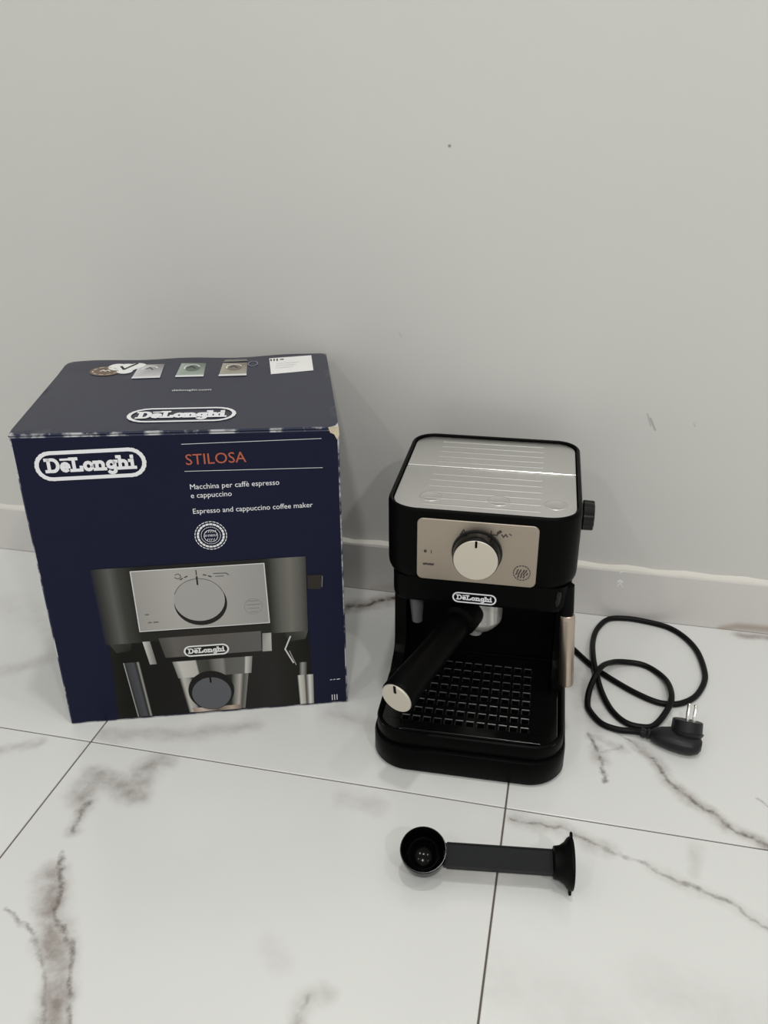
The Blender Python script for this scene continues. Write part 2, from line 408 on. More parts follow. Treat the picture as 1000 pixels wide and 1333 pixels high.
def text_mesh(bm, F, s, x, y, size, off, width=None, shear=0, bold=0):
    """Latin lettering from the built-in font, laid out flat on a face"""
    cu = bpy.data.curves.new('lettering', 'FONT'); cu.body = s; cu.size = 1; cu.resolution_u = 3; cu.offset = bold
    o = bpy.data.objects.new('lettering', cu); COL.objects.link(o)
    dg = bpy.context.evaluated_depsgraph_get(); dg.update(); me = o.evaluated_get(dg).to_mesh()
    xs = [v.co.x for v in me.vertices]; wmax = max(xs) if xs else 1
    sx = size if width is None else width/wmax
    vs = [bm.verts.new(F(x+v.co.x*sx, y+v.co.y*size, off)) for v in me.vertices]
    for p in me.polygons:
        try: bm.faces.new([vs[i] for i in p.vertices])
        except ValueError: pass
    o.to_mesh_clear() if False else None
    bpy.data.objects.remove(o); bpy.data.curves.remove(cu)

# ------------------------------------------------------------------ setting
bm = bmesh.new(); bx(bm, -1.8, 1.6, -2.4, .14, -.05, -.0016)
floor = structure(obj('floor', bm, M['grout']))
TW = .4892; J = .00095
xs = [.1522+TW*k for k in range(-4, 4)]
ys = [(-.4023, .0095), (-.4023-.98, -.4023), (-2.3623, -1.3823)]
def own(lines, x0, x1, y0, y1):                              # the veins and smudges that start in this slab
    out = []
    for l in lines:
        p = l[0][len(l[0])//2]
        if x0 <= p[0] < x1 and y0 <= p[1] < y1: out.append(l)
    return out
for i in range(len(xs)-1):
    for y0, y1 in ys:
        bm = bmesh.new(); bx(bm, xs[i]+J, xs[i+1]-J, y0+J, y1-J, -.0105, 0, .0006, 1)
        obj('floor_tile', bm, marble(own(BROAD, xs[i], xs[i+1], y0, y1), own(THIN, xs[i], xs[i+1], y0, y1), len(floor.children)*1.37), floor)
bm = bmesh.new(); bx(bm, -1.8, 1.6, .0105, .13, -.02, 2.8)
structure(obj('wall_back', bm, M['wall']))
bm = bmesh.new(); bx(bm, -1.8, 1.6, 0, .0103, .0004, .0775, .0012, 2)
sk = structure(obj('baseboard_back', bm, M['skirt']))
bm = bmesh.new()                                             # uneven bead of caulk along the skirting's top
N_ = 170; pr = []
for i in range(N_+1):
    x = -1.8+3.4*i/N_; h = .0022+.0008*math.sin(i*1.7)+.0007*random.random()
    pr.append([bm.verts.new((x, y, z)) for y, z in ((.0005, .0774), (.0012, .0774+h*.8), (.006, .0775+h), (.0104, .0776+h*1.7), (.0104, .0774))])
for a, b in zip(pr[:-1], pr[1:]):
    for k in range(5): bm.faces.new((a[k], a[(k+1) % 5], b[(k+1) % 5], b[k]))
obj('caulk_bead', bm, M['caulk'], sk, smooth=50)

# ------------------------------------------------------------------ carton
V = Vector
BL = V((-.37600,-.37982,0)); BR = V((-.05769,-.26793,0)); TL = V((-.37554,-.38166,.37723)); TR = V((-.05733,-.26976,.36856))
KL = V((-.46175,-.12976,.37477)); KR = V((-.1490,-.0030,.3722))
ex = V((.94341,.33162,0)); up = V((.00166,-.00472,.99999)); nf = V((.33161,-.94340,-.005))
rx = (TR-TL).normalized(); n2 = V((.02125,.01700,.99963)); ry = n2.cross(rx).normalized()
carton = empty('carton', (0, 0, 0), 0, 'navy blue cardboard coffee machine box, closed, standing on the tiles against the wall', 'box')
bm = bmesh.new()
QL = BL+V((-.0905,.2560,0)); QR = BR+V((-.0950,.2640,0))
v = [bm.verts.new(p+V((0, 0, .0003))) for p in (BL, BR, QR, QL)]+[bm.verts.new(p-V((0, 0, .0032 if p in (TL, TR) else .0065))) for p in (TL, TR, KR, KL)]
fs = [bm.faces.new([v[i] for i in q]) for q in ((0,3,2,1),(4,5,6,7),(0,1,5,4),(1,2,6,5),(2,3,7,6),(3,0,4,7))]
bmesh.ops.bevel(bm, geom=list(bm.edges), offset=.0018, segments=2, affect='EDGES', profile=.5, material=1)
shell = obj('carton_body', bm, [M['navy'], M['edge']], carton)
LW = (TR-TL).length; LD0 = (KL-TL).length; LD1 = (KR-TR).length
def lid_dz(a, b): return .0009*math.sin(a*17)*(.25+.75*b**6)*(1 if b > .05 else .6)-.0012*math.sin(PI*a)*math.sin(PI*b)+.0016*math.sin(a*5+1)*max(0, b-.8)*5
def FT(s, t, off):
    a = s/LW; b = t/(LD0*(1-a)+LD1*a)
    return (TL*(1-a)+TR*a)*(1-b)+(KL*(1-a)+KR*a)*b+V((0, 0, lid_dz(a, b)))+n2*(.00035+off)
# lid flap: a board over the top with a slightly wavy front fold and a lifted back corner
bm = bmesh.new(); NX, NY = 40, 20; top = []; bot = []
for j in range(NY+1):
    for i in range(NX+1):
        a, b_ = i/NX, j/NY
        p = (TL*(1-a)+TR*a)*(1-b_)+(KL*(1-a)+KR*a)*b_
        p = p+nf*.0004*(1-b_)
        dz = lid_dz(a, b_)
        top.append(bm.verts.new(p+V((0, 0, dz)))); bot.append(bm.verts.new(p+V((0, 0, -.0023))))
k = NX+1
for j in range(NY):
    for i in range(NX):
        q = [j*k+i, j*k+i+1, (j+1)*k+i+1, (j+1)*k+i]
        bm.faces.new([top[x] for x in q]); bm.faces.new([bot[x] for x in q[::-1]])
rim = [i for i in range(k)]+[j*k+NX for j in range(1, NY+1)]+[NY*k+i for i in range(NX-1, -1, -1)]+[j*k for j in range(NY-1, 0, -1)]
for a, b_ in zip(rim, rim[1:]+rim[:1]):
    f = bm.faces.new((bot[a], bot[b_], top[b_], top[a])); f.material_index = 1
se = [e for e in bm.edges if len(e.link_faces) == 2 and {f.material_index for f in e.link_faces} == {0, 1} and e.verts[0].co.z > .36 and e.verts[0] in set(top)]
bmesh.ops.bevel(bm, geom=se, offset=.0034, segments=3, affect='EDGES', profile=.5, material=1)
obj('top_flap', bm, [M['navy_top'], M['edge']], carton, smooth=40)
# torn board at the right front corner
bm = bmesh.new(); c0 = TR+V((-.001, -.001, -.001)); pts = []
for (a, b_, c_) in ((-.010,.0006,.0012),(-.003,.0008,.0018),(.0012,0,.0010),(.0016,-.001,-.008),(-.001,-.0012,-.013),(-.004,-.0016,-.007),(-.008,-.0012,-.005)):
    pts.append(c0+ex*a+V((0, 0, c_))+nf*.0012)
back = [p-nf*.003-V((0,0,.001)) for p in pts]
fa = [bm.verts.new(p) for p in pts]; fb = [bm.verts.new(p) for p in back]
bm.faces.new(fa); bm.faces.new(fb[::-1])
for i in range(len(fa)): bm.faces.new((fa[i], fb[i], fb[(i+1) % len(fa)], fa[(i+1) % len(fa)]))
o = obj('torn_corner', bm, M['board'], carton); o['label'] = 'torn pale cardboard at the upper right corner'

O0 = BL.copy()
def FF(s, t, off): return O0+ex*s+up*t+nf*(.00035+off)
def ink_layer(bm): return bm.loops.layers.float_color.new('ink')
def c_(r, g, b, k=1.0): return rgb(r, g, b, k)
# front badge
bm = bmesh.new(); badge(bm, FF, .0765, .3398, .1135, .0335, .0006, ring=.125)
o = obj('brand_badge', bm, M['white_ink'], carton); o['label'] = 'white outlined maker badge on the front of the box'
bm = bmesh.new(); text_mesh(bm, FF, 'STILOSA', .1733, .3335, .0175, .0004, width=.0640, bold=.002)
o = obj('model_lettering', bm, M['orange_ink'], carton); o['label'] = 'orange capital lettering'
bm = bmesh.new()
text_mesh(bm, FF, 'Macchina per caffè espresso', .1745, .3048, .0088, .0004, width=.0960)
text_mesh(bm, FF, 'e cappuccino', .1745, .2945, .0088, .0004, width=.0440)
text_mesh(bm, FF, 'Espresso and cappuccino coffee maker', .1745, .2755, .0088, .0004, width=.1310)
obj('front_lettering', bm, M['white_ink'], carton)
bm = bmesh.new()
stroke(bm, FF, [(.1715,.3572),(.318,.3560)], .0005, .0003); stroke(bm, FF, [(.1715,.3262),(.318,.3222)], .0005, .0003)
obj('ruled_lines', bm, M['white_ink'], carton)
bm = bmesh.new(); cx, cy = .1914, .2475                     # round seal of tiny lettering
for r, n, w, ln in ((.0172, 26, .0009, .0024), (.0140, 22, .0022, .0016), (.0105, 30, .0006, .0012)):
    for i in range(n):
        a = 360*i/n; stroke(bm, FF, arc(cx, cy, r, r, a, a+math.degrees(ln/r), 2), w, .0003)
for y, L_ in ((.2525, .010), (.2475, .013), (.2425, .009)):
    x = cx-L_/2
    while x < cx+L_/2:
        w = random.uniform(.0008, .002); stroke(bm, FF, [(x, y-.001), (x+w*.6, y+.0012)], .0006, .0003); x += w+.0006
stroke(bm, FF, arc(cx, cy-.0005, .0075, .0075, 0, 360, 20), .0006, .0003)
obj('round_seal', bm, M['white_ink'], carton)
bm = bmesh.new()
for x in (.3165, .3205, .3245, .3265): stroke(bm, FF, [(x, .0372), (x+.002, .0378)], .0008, .0003)
for x in (.318, .321, .324): stroke(bm, FF, [(x, .006), (x, .014)], .0009, .0003)
obj('small_print', bm, M['white_ink'], carton)['kind'] = 'stuff'

# printed photograph of the machine, lower half of the front
bm = bmesh.new(); ly = ink_layer(bm); K = .95
def P_(pts, cols, off): poly(bm, FF, pts, off, cols, ly)
def strip(x0s, x1s, ztop, zbot, stops, off):
    """vertical bands between x0..x1, colours across; x0s/x1s = (top, bottom)"""
    for (a, ca), (b, cb) in zip(stops[:-1], stops[1:]):
        xa0 = x0s[0]+(x1s[0]-x0s[0])*a; xb0 = x0s[0]+(x1s[0]-x0s[0])*b
        xa1 = x0s[1]+(x1s[1]-x0s[1])*a; xb1 = x0s[1]+(x1s[1]-x0s[1])*b
        P_([(xa1, zbot), (xb1, zbot), (xb0, ztop), (xa0, ztop)], [ca, cb, cb, ca], off)
g = lambda v_, w=None, u=None: c_(v_, v_ if w is None else w, v_-4 if u is None else u)
# lower body, almost black
strip((.0615, .0570), (.2935, .2935), .1125, .0035, [(0, g(24)), (.06, g(16)), (.5, g(24,23,22)), (.8, g(38,36,34)), (.92, g(26)), (1, g(16))], .0001)
# housing
strip((.0555, .0570), (.2945, .2925), .2135, .112, [(0, g(30,32,44)), (.035, g(60)), (.08, g(88,88,86)), (.12, g(60)), (.18, g(38)), (.22, g(30)), (.78, g(34,32,30)), (.82, g(46)), (.87, g(92)), (.92, g(112,110,102)), (.97, g(90)), (1, g(62))], .00016)
P_([(.0620,.112),(.0870,.112),(.0850,.1020),(.0680,.0995)], [g(60), g(40), g(30), g(50)], .00017)
P_([(.2650,.112),(.2925,.112),(.2890,.101),(.2680,.098)], [g(50), g(80), g(66), g(40)], .00017)
# chin band under the panel
strip((.100, .1000), (.2495, .2480), .1250, .113, [(0, g(34)), (.5, g(40,38,36)), (1, g(36))], .00022)
strip((.1180, .1230), (.2370, .2360), .1165, .0880, [(0, g(70)), (.12, g(96,92,88)), (.5, g(88,85,82)), (1, g(94,92,90))], .00024)
P_([(.1040,.0800),(.1120,.0800),(.1080,.1130),(.0995,.1130)], [g(170), g(110), g(130), g(200)], .00026)
P_([(.2370,.0870),(.2480,.0870),(.2490,.1130),(.2385,.1130)], [g(150), g(170), g(175), g(130)], .00026)
# control panel
strip((.0985, .0985), (.2470, .2480), .2080, .1275, [(0, g(150,148,144)), (.3, g(166,164,160)), (.7, g(158,156,152)), (1, g(150,148,146))], .0003)
stroke(bm, FF, [(.0985,.1275),(.0985,.208),(.2470,.208),(.2480,.1275)], .0011, .00032, g(205,206,206), ly, closed=True)
# printed knob
kx, ky = .1705, .1650
P_(arc(kx+.001, ky-.0045, .0300, .0300, 0, 360, 40)[:-1], g(34,33,32), .00036)
P_(arc(kx, ky, .0288, .0285, 0, 360, 40)[:-1], g(158,156,154), .0004)
stroke(bm, FF, arc(kx, ky, .0288, .0285, 20, 160, 20), .0006, .00042, g(70), ly)
stroke(bm, FF, [(kx, ky+.021), (kx, ky+.031)], .0018, .00044, g(28), ly)
stroke(bm, FF, [(kx, ky+.0335), (kx, ky+.0395)], .0010, .00044, g(40), ly)
for a in (62, 72, 108, 118): stroke(bm, FF, arc(kx, ky, .034, .034, a, a+5, 2), .0013, .00044, g(60), ly)
stroke(bm, FF, arc(kx-.021, ky+.033, .0035, .003, 200, 500, 8), .0007, .00044, g(60), ly)
stroke(bm, FF, [(kx+.019, ky+.034), (kx+.033, ky+.0335), (kx+.036, ky+.031)], .0008, .00044, g(60), ly)
stroke(bm, FF, [(kx+.021, ky+.030), (kx+.030, ky+.0300)], .0007, .00044, g(80), ly)
for x, y, w in ((.108,.1500,.003), (.110,.1390,.003), (.116,.1390,.0045)): stroke(bm, FF, [(x, y), (x+w, y)], .0015, .00036, g(96), ly)
for y, w in ((.1590,.010), (.1540,.015), (.1490,.012), (.1440,.008)): stroke(bm, FF, [(.2310-w/2, y), (.2310+w/2, y)], .0009, .00036, g(128), ly)
stroke(bm, FF, arc(.231, .1515, .0105, .0105, 0, 360, 18), .0006, .00036, g(135), ly)
# badge on the printed chin
P_(capsule(.1715, .0950, .0530, .0155, 8), g(24), .00036)
badge(bm, FF, .1715, .0950, .0530, .0155, .0005, ly, g(215,216,216), ring=.13)
# group head and round handle end
strip((.1300, .1345), (.2245, .2215), .0815, .0570, [(0, g(120)), (.08, g(190,188,182)), (.28, g(176,174,168)), (.3, g(70)), (.44, g(60)), (.52, g(110)), (.62, g(130,128,124)), (.66, g(90)), (.9, g(100)), (.92, g(190)), (1, g(120))], .0003)
strip((.1355, .1420), (.2180, .2100), .0570, .0045, [(0, g(50)), (.05, g(180,178,172)), (.14, g(150,148,142)), (.18, g(60)), (.3, g(40)), (.75, g(34)), (.8, g(110)), (.88, g(170,166,160)), (.93, g(80)), (1, g(120))], .00032)
strip((.1460, .1480), (.2060, .2050), .0105, .0040, [(0, g(150,130,118)), (.2, g(190,176,164)), (.5, g(90,80,74)), (.8, g(176,160,148)), (1, g(120,106,98))], .00034)
P_(arc(.1716, .0355, .0275, .0290, 0, 360, 36)[:-1], g(24,23,22), .0004)
P_(arc(.1716, .0310, .0235, .0240, 0, 360, 32)[:-1], g(88,90,94), .00044)
stroke(bm, FF, [(.1720, .0480), (.1720, .0545)], .0022, .00048, g(16), ly)
# clear side tank, steam wand and hook in the picture
strip((.0735, .0800), (.0920, .0975), .0850, .0040, [(0, g(180,180,178)), (.09, g(40)), (.2, g(62,64,68)), (.6, g(74,76,80)), (.8, g(40)), (.9, g(150)), (1, g(60))], .0003)
strip((.2765, .2775), (.2960, .2950), .0480, .0035, [(0, g(60)), (.1, g(200,198,192)), (.4, g(170,166,158)), (.5, g(70)), (.6, g(120)), (.75, g(210,208,202)), (1, g(130))], .00034)
stroke(bm, FF, [(.2712,.1058), (.2640,.0880), (.2728,.0675)], .0018, .00036, g(196), ly)
stroke(bm, FF, [(.2690,.0850), (.2760,.0640)], .0010, .00036, g(150), ly)
strip((.2800, .2790), (.2890, .2880), .0670, .0480, [(0, g(50)), (.4, g(150)), (1, g(60))], .00034)
# side steam knob
P_([(.2950,.1700),(.3100,.1690),(.3120,.1880),(.2955,.1885)], g(48,44,40), .0003)
stroke(bm, FF, [(.3115,.172),(.3125,.186)], .0010, .00034, g(120), ly)
o = obj('printed_picture', bm, M['print'], carton, tex=0); o['label'] = 'printed picture of a black coffee machine on the lower front of the box'

# prints and label on the lid
bm = bmesh.new()
def FTs(s, t, off): return FT(s, t, off)
badge(bm, FTs, .1690, .0480, .1170, .0470, .0004, ring=.09)
obj('lid_badge', bm, M['white_ink'], carton)
bm = bmesh.new(); text_mesh(bm, FT, 'delonghi.com', .1480, .1330, .0095, .0004, width=.046); obj('lid_lettering', bm, M['white_ink'], carton)
bm = bmesh.new(); ly = ink_layer(bm)
def T_(pts, cols, off): poly(bm, FT, pts, off, cols, ly)
T_(arc(.0560,.2215,.0190,.0190,0,360,24)[:-1], c_(110,92,78), .0002)
for a in range(0, 360, 36): stroke(bm, FT, arc(.0560,.2215,.0150,.0150,a,a+16,2), .002, .0003, c_(190,180,165), ly)
stroke(bm, FT, [(.050,.221),(.053,.226),(.056,.221),(.059,.226),(.062,.221)], .0018, .0003, c_(215,215,210), ly)
for cx, cy, r in ((.0690,.2380,.012),(.0800,.2360,.014),(.0930,.2420,.011),(.0800,.2220,.010)): T_(arc(cx,cy,r,r*1.15,0,360,20)[:-1], c_(225,226,224), .0002+cx*.001)
stroke(bm, FT, [(.0730,.2400),(.0780,.2280),(.0910,.2520)], .0034, .0005, c_(20,20,24), ly)
for x, cA, cB in ((.0930, c_(196,196,200), c_(120,116,118)), (.1460, c_(160,168,160), c_(96,108,100)), (.1990, c_(165,160,148), c_(120,112,100))):
    T_([(x,.1890),(x+.0345,.1890),(x+.0335,.2470),(x+.002,.2470)], [cA, cA, cB, cA], .0002)
    T_(arc(x+.0175,.2260,.0095,.0130,0,360,18)[:-1], cB, .0003)
    stroke(bm, FT, arc(x+.0175,.2260,.0095,.0130,20,200,10), .0020, .0004, c_(215,215,212), ly)
    stroke(bm, FT, [(x+.0125,.226),(x+.0165,.233),(x+.0215,.224)], .0022, .0004, c_(50,48,50), ly)
    T_([(x,.1890),(x+.0345,.1890),(x+.0345,.1960),(x,.1960)], c_(214,214,216), .0004)
stroke(bm, FT, arc(.2400,.2400,.0060,.0120,0,360,14), .0016, .0003, c_(120,122,140), ly)
T_([(.2010,.2520),(.2330,.2550),(.2310,.2640),(.2030,.2640)], c_(120,118,112), .0003)
obj('lid_pictures', bm, M['print'], carton, tex=0)
bm = bmesh.new()
def FL(s, t): return FT(s, t, .0006)
lp = [(.2640,.1890),(.3175,.2000),(.3170,.2690),(.2610,.2600)]
a = [bm.verts.new(FL(*q)) for q in lp]; b = [bm.verts.new(FL(*q)-n2*.0005) for q in lp]
bm.faces.new(a)
for i in range(4): bm.faces.new((a[i], b[i], b[(i+1) % 4], a[(i+1) % 4]))
lab = obj('shipping_label', bm, mat('paper_label', rgb(228, 228, 226), .55), carton); lab['label'] = 'white paper label stuck near the back corner of the lid'
bm = bmesh.new()
for x in (.2635, .2675, .2715): stroke(bm, FT, [(x, .2470), (x, .2550)], .0018, .0008)
stroke(bm, FT, [(.2765,.2520),(.2790,.2520)], .003, .0008)
for k_, y in enumerate((.232, .222, .212)): stroke(bm, FT, [(.270, y), (.300-k_*.004, y+.005)], .0005, .0008)
obj('label_print', bm, M['ink'], lab)

# ------------------------------------------------------------------ coffee machine
mach = empty('coffee_machine', (.0007, -.3726, 0), .0339, 'black espresso coffee machine with steel top, standing on the floor tiles right of the box', 'coffee machine')
bm = bmesh.new(); X0, X1 = -.0058, .2108
L = []
for x_, z_ in ((.006, .0008), (.002, .0018), (0, .005), (0, .028), (.0012, .0315), (.0035, .0325)):
    L.append((rr(X0+x_, X1-x_, -.001+x_, .306-x_, (.042-x_, .042-x_, .022, .022), 10), z_))
stack(bm, L); obj('base', bm, M['black'], mach, smooth=35)
# drip tray: an open tub with a rounded rim
bm = bmesh.new(); L = []
for x_, z_ in ((.0040, .0325), (.0032, .0345), (.0030, .0480), (.0040, .0505), (.0060, .0515), (.0080, .0505), (.0088, .0480), (.0090, .0390)):
    L.append((rr(X0+x_, X1-x_, .001+x_, .170-x_*.2, (.040-x_, .040-x_, .004, .004), 10), z_))
stack(bm, L); obj('drip_tray', bm, M['black'], mach, smooth=40)
# grate with real slots
bm = bmesh.new(); gx0, gx1, gy0, gy1 = .0045, .2005, .0120, .166; z1, z0 = .0500, .0455
sx, sy, px_, py_ = .0076, .0080, .01215, .0157
nx = 12; ny = 8; ox = .0270; oy = .0290
xs_ = [gx0]; 
for i in range(nx): xs_ += [ox+i*px_, ox+i*px_+sx]
xs_.append(gx1); ys_ = [gy0]
for j in range(ny): ys_ += [oy+j*py_, oy+j*py_+sy]
ys_.append(gy1)
vt = {}
def gv(i, j, z):
    if (i, j, z) not in vt:
        x, y = xs_[i], ys_[j]
        if z == 'b': zz = z0
        else: zz = z1
        vt[(i, j, z)] = bm.verts.new((x, y, zz))
    return vt[(i, j, z)]
hole = lambda i, j: i % 2 == 1 and j % 2 == 1
NXg, NYg = len(xs_)-1, len(ys_)-1
for i in range(NXg):
    for j in range(NYg):
        if hole(i, j) or (j == 0 and i in (0, NXg-1)): continue
        bm.faces.new((gv(i,j,'t'), gv(i+1,j,'t'), gv(i+1,j+1,'t'), gv(i,j+1,'t')))
        for (a, b, di, dj) in (((i,j),(i+1,j),0,-1), ((i+1,j),(i+1,j+1),1,0), ((i+1,j+1),(i,j+1),0,1), ((i,j+1),(i,j),-1,0)):
            ii, jj = i+di, j+dj
            if (ii < 0 or jj < 0 or ii >= NXg or jj >= NYg or hole(ii, jj)):
                bm.faces.new((gv(*a,'b'), gv(*b,'b'), gv(*b,'t'), gv(*a,'t')))
te = [e for e in bm.edges if len(e.link_faces) == 2 and abs(e.verts[0].co.z-z1) < 1e-6 and abs(e.verts[1].co.z-z1) < 1e-6 and abs(e.link_faces[0].normal.dot(e.link_faces[1].normal)) < .5]
bm.normal_update()
te = [e for e in bm.edges if len(e.link_faces) == 2 and abs(e.verts[0].co.z-z1) < 1e-6 and abs(e.verts[1].co.z-z1) < 1e-6 and abs(e.link_faces[0].normal.dot(e.link_faces[1].normal)) < .5]
bmesh.ops.bevel(bm, geom=te, offset=.0008, segments=2, affect='EDGES', profile=.5, material=1)
# the two front corners, rounded
for c0_, c1_ in ((gx0, xs_[1]), (gx1, xs_[-2])):
    r_ = .012*(1 if c0_ < c1_ else -1); n_ = 8
    arcp = [(c0_, ys_[1])]+[(c0_+r_*(1-math.cos(PI/2*k_/n_)), gy0+.012*(1-math.sin(PI/2*k_/n_))) for k_ in range(n_+1)]+[(c1_, gy0)]
    tp = [bm.verts.new((x, y, z1)) for x, y in arcp]; bt = [bm.verts.new((x, y, z0)) for x, y in arcp]
    h = bm.verts.new((c1_, ys_[1], z1))
    for k_ in range(len(tp)-1):
        bm.faces.new((h, tp[k_], tp[k_+1])); bm.faces.new((tp[k_], bt[k_], bt[k_+1], tp[k_+1]))
obj('drip_grate', bm, [M['gloss'], M['edge_glint']], mach)
bm = bmesh.new(); tube(bm, [V((.030,.0130,.0503)), V((.100,.0128,.0506)), V((.182,.0130,.0503))], .0012, 8)
obj('grate_lip', bm, M['gloss'], mach, smooth=60)
# column: back and two side cheeks with a foot fillet
bm = bmesh.new(); bx(bm, .006, .199, .172, .300, .0327, .210, .003)
obj('back_column', bm, M['deep'], mach)
cheek = [(.302,.0327),(.302,.2080),(.141,.2080),(.141,.085),(.139,.074),(.132,.066),(.120,.061),(.106,.0585),(.106,.0327)]
for x0, x1 in ((-.0005, .0135), (.1915, .2055)):
    bm = bmesh.new(); extrude_profile(bm, cheek, x0, x1, .0015); obj('side_cheek', bm, M['black'], mach, smooth=30)
# housing shell with an open recessed top
bm = bmesh.new(); HX0, HX1, HY0, HY1 = -.0020, .2075, .0770, .3060; L = []
for x_, z_ in ((.012, .2035), (.006, .2045), (.0025, .2075), (.0006, .2120), (0, .2180), (0, .2860), (.0006, .2895), (.0020, .2912), (.0036, .2915), (.0046, .2905), (.0050, .2885), (.0050, .2800)):
    L.append((rr(HX0+x_, HX1-x_, HY0+x_, HY1-x_, (.036-x_, .036-x_, .030-x_, .030-x_), 12), z_))
stack(bm, L); obj('housing', bm, M['black'], mach, smooth=32)
# steel top: fixed tray and rear lid, each with raised ribs
def plate(name, y0, y1, rad, ribs, lab):
    bm = bmesh.new(); rsolid(bm, .0038, .2015, y0, y1, .2805, .2886, rad, .0012, 10)
    p = obj(name, bm, M['steel'], mach, smooth=30); p['label'] = lab
    for y in ribs:
        bm = bmesh.new(); pts = []
        for z_, g_ in ((.2885, 0), (.28885, .0006), (.2890, .0014)):
            pts.append((capsule(.1005, y, .128-2*g_, .0042-2*g_, 4), z_))
        stack(bm, pts); obj('rib', bm, M['steel'], p, smooth=60)
    return p
plate('warming_tray', .0832, .2010, (.030, .030, .0012, .0012), [.0985+.0163*k_ for k_ in range(6)], 'brushed steel front tray on top')
tray = [o for o in mach.children if o.name == 'warming_tray'][0]
for x in (.0440, .1180, .1790):
    bm = bmesh.new(); lathe(bm, [(.2884, .0128), (.2889, .0124), (.2889, .0110), (.28868, .0104), (.28868, .0001)], (x, .1180, 0), (0, 0, 1), 40); obj('cup_rest', bm, M['steel'], tray, smooth=60)
plate('tank_lid', .2035, .2998, (.0012, .0012, .025, .025), [.2185+.0163*k_ for k_ in range(5)], 'brushed steel rear lid on top')
bm = bmesh.new(); tube(bm, [V((.005,.2022,.2886)), V((.1,.2022,.2888)), V((.2005,.2022,.2886))], .0010, 8)
obj('lid_seam', bm, M['chrome'], mach, smooth=60)
# control panel
def FP(x, z, off): return V((x, .0752-off, z))
bm = bmesh.new()
lp = rr(.0358, .1632, .2092, .2818, .006, 6)
a = [bm.verts.new((x, .0752, z)) for x, z in lp]; m_ = [bm.verts.new((x, .0757, z)) for x, z in rr(.0353, .1637, .2087, .2823, .0065, 6)]; b = [bm.verts.new((x, .0790, z)) for x, z in rr(.0353, .1637, .2087, .2823, .0065, 6)]
n = len(lp); bm.faces.new(a); bm.faces.new(b[::-1])
for q, r_ in ((a, m_), (m_, b)):
    for i in range(n): bm.faces.new((q[i], q[(i+1) % n], r_[(i+1) % n], r_[i]))
pan = obj('control_panel', bm, M['panel'], mach); pan['label'] = 'champagne metal front panel'
def pstroke(b_, F_, p_, w_, o_): stroke(b_, F_, p_, w_*1.5, o_)
bm = bmesh.new()
for x, z in ((.0445,.2430),): poly(bm, FP, arc(x, z, .0017, .0020, 0, 360, 12)[:-1], .0002)
pstroke(bm, FP, [(.0510,.2445),(.0510,.2410)], .0006, .0002)
for x, w in ((.0430,.0030),(.0480,.0022),(.0515,.0018)): pstroke(bm, FP, [(x, .2270), (x+w, .2275)], .0015, .0002)
pstroke(bm, FP, [(.0440,.2270),(.0530,.2262)], .0004, .0002)
pstroke(bm, FP, [(.0818,.2665),(.0850,.2720),(.0880,.2662)], .0011, .0002); pstroke(bm, FP, [(.0830,.2680),(.0872,.2680)], .0010, .0002)
pstroke(bm, FP, [(.0915,.2690),(.0935,.2690)], .0007, .0002)
pstroke(bm, FP, [(.1140,.2670),(.1140,.2735)], .0008, .0002); pstroke(bm, FP, [(.1140,.2690),(.1205,.2690),(.1205,.2715)], .0009, .0002)
pstroke(bm, FP, [(.1215,.2720),(.1235,.2735)], .0020, .0002); pstroke(bm, FP, [(.1250,.2700),(.1270,.2672),(.1290,.2705),(.1310,.2680)], .0009, .0002)
pstroke(bm, FP, [(.1330,.2715),(.1350,.2700)], .0007, .0002)
cx, cz = .1485, .2260
for i in range(18): pstroke(bm, FP, arc(cx, cz, .0088, .0088, i*20, i*20+9, 2), .0007, .0002)
for z_, xs2 in ((.2285, (-.005, -.002, .0015, .004)), (.2250, (-.006, -.0035, -.0005, .002, .005)), (.2215, (-.004, -.001, .002))):
    for x in xs2: pstroke(bm, FP, [(cx+x, z_-.0011), (cx+x+.0010, z_+.0012)], .0009, .0002)
obj('panel_marks', bm, M['ink'], pan)['kind'] = 'stuff'
# dial
kc = V((.1000, .0752, .2462))
bm = bmesh.new(); lathe(bm, [(0, .0265), (.0006, .0270), (.0018, .0270), (.0022, .0255), (.0150, .0246), (.0166, .0240), (.0172, .0228)], kc, (0, -1, 0), 48)
kn = obj('dial', bm, M['gloss'], mach, smooth=32); kn['label'] = 'round black control dial with a pale metal cap'
bm = bmesh.new(); lathe(bm, [(.0168, .0232), (.0176, .0234), (.0181, .0228), (.0182, .0)] if False else [(.0168, .0232), (.0176, .0234), (.0181, .0228)], kc, (0, -1, 0), 48)
obj('dial_cap', bm, M['cap'], kn, smooth=32)
bm = bmesh.new(); bx(bm, .0988, .1012, .0566, .0572, .2615, .2695, .0002, 1); obj('dial_pointer', bm, M['deep'], kn)
# chin under the housing
bm = bmesh.new(); L = []
for x_, z_ in ((.006, .1738), (.002, .1750), (.0004, .1775), (0, .1810), (0, .2060)):
    L.append((rr(.0055+x_, .2010-x_, .0815+x_, .1750, (.020-x_, .020-x_, .002, .002), 8), z_))
stack(bm, L); chin = obj('brew_head_cover', bm, M['black'], mach, smooth=35)
bm = bmesh.new()
def FB(x, z, off): return V((x, .0815-off, z))
badge(bm, FB, .0990, .1852, .0485, .0132, .0004, ring=.12)
o = obj('badge', bm, M['white_ink'], chin); o['label'] = 'small white outlined maker badge'
bm = bmesh.new(); lathe(bm, [(0, .0018), (.004, .0030), (.014, .0030), (.018, .0018)], (.1880, .0830, .1845), (.1, .05, 1), 14)
o = obj('wand_pivot', bm, M['gloss'], mach, smooth=40)
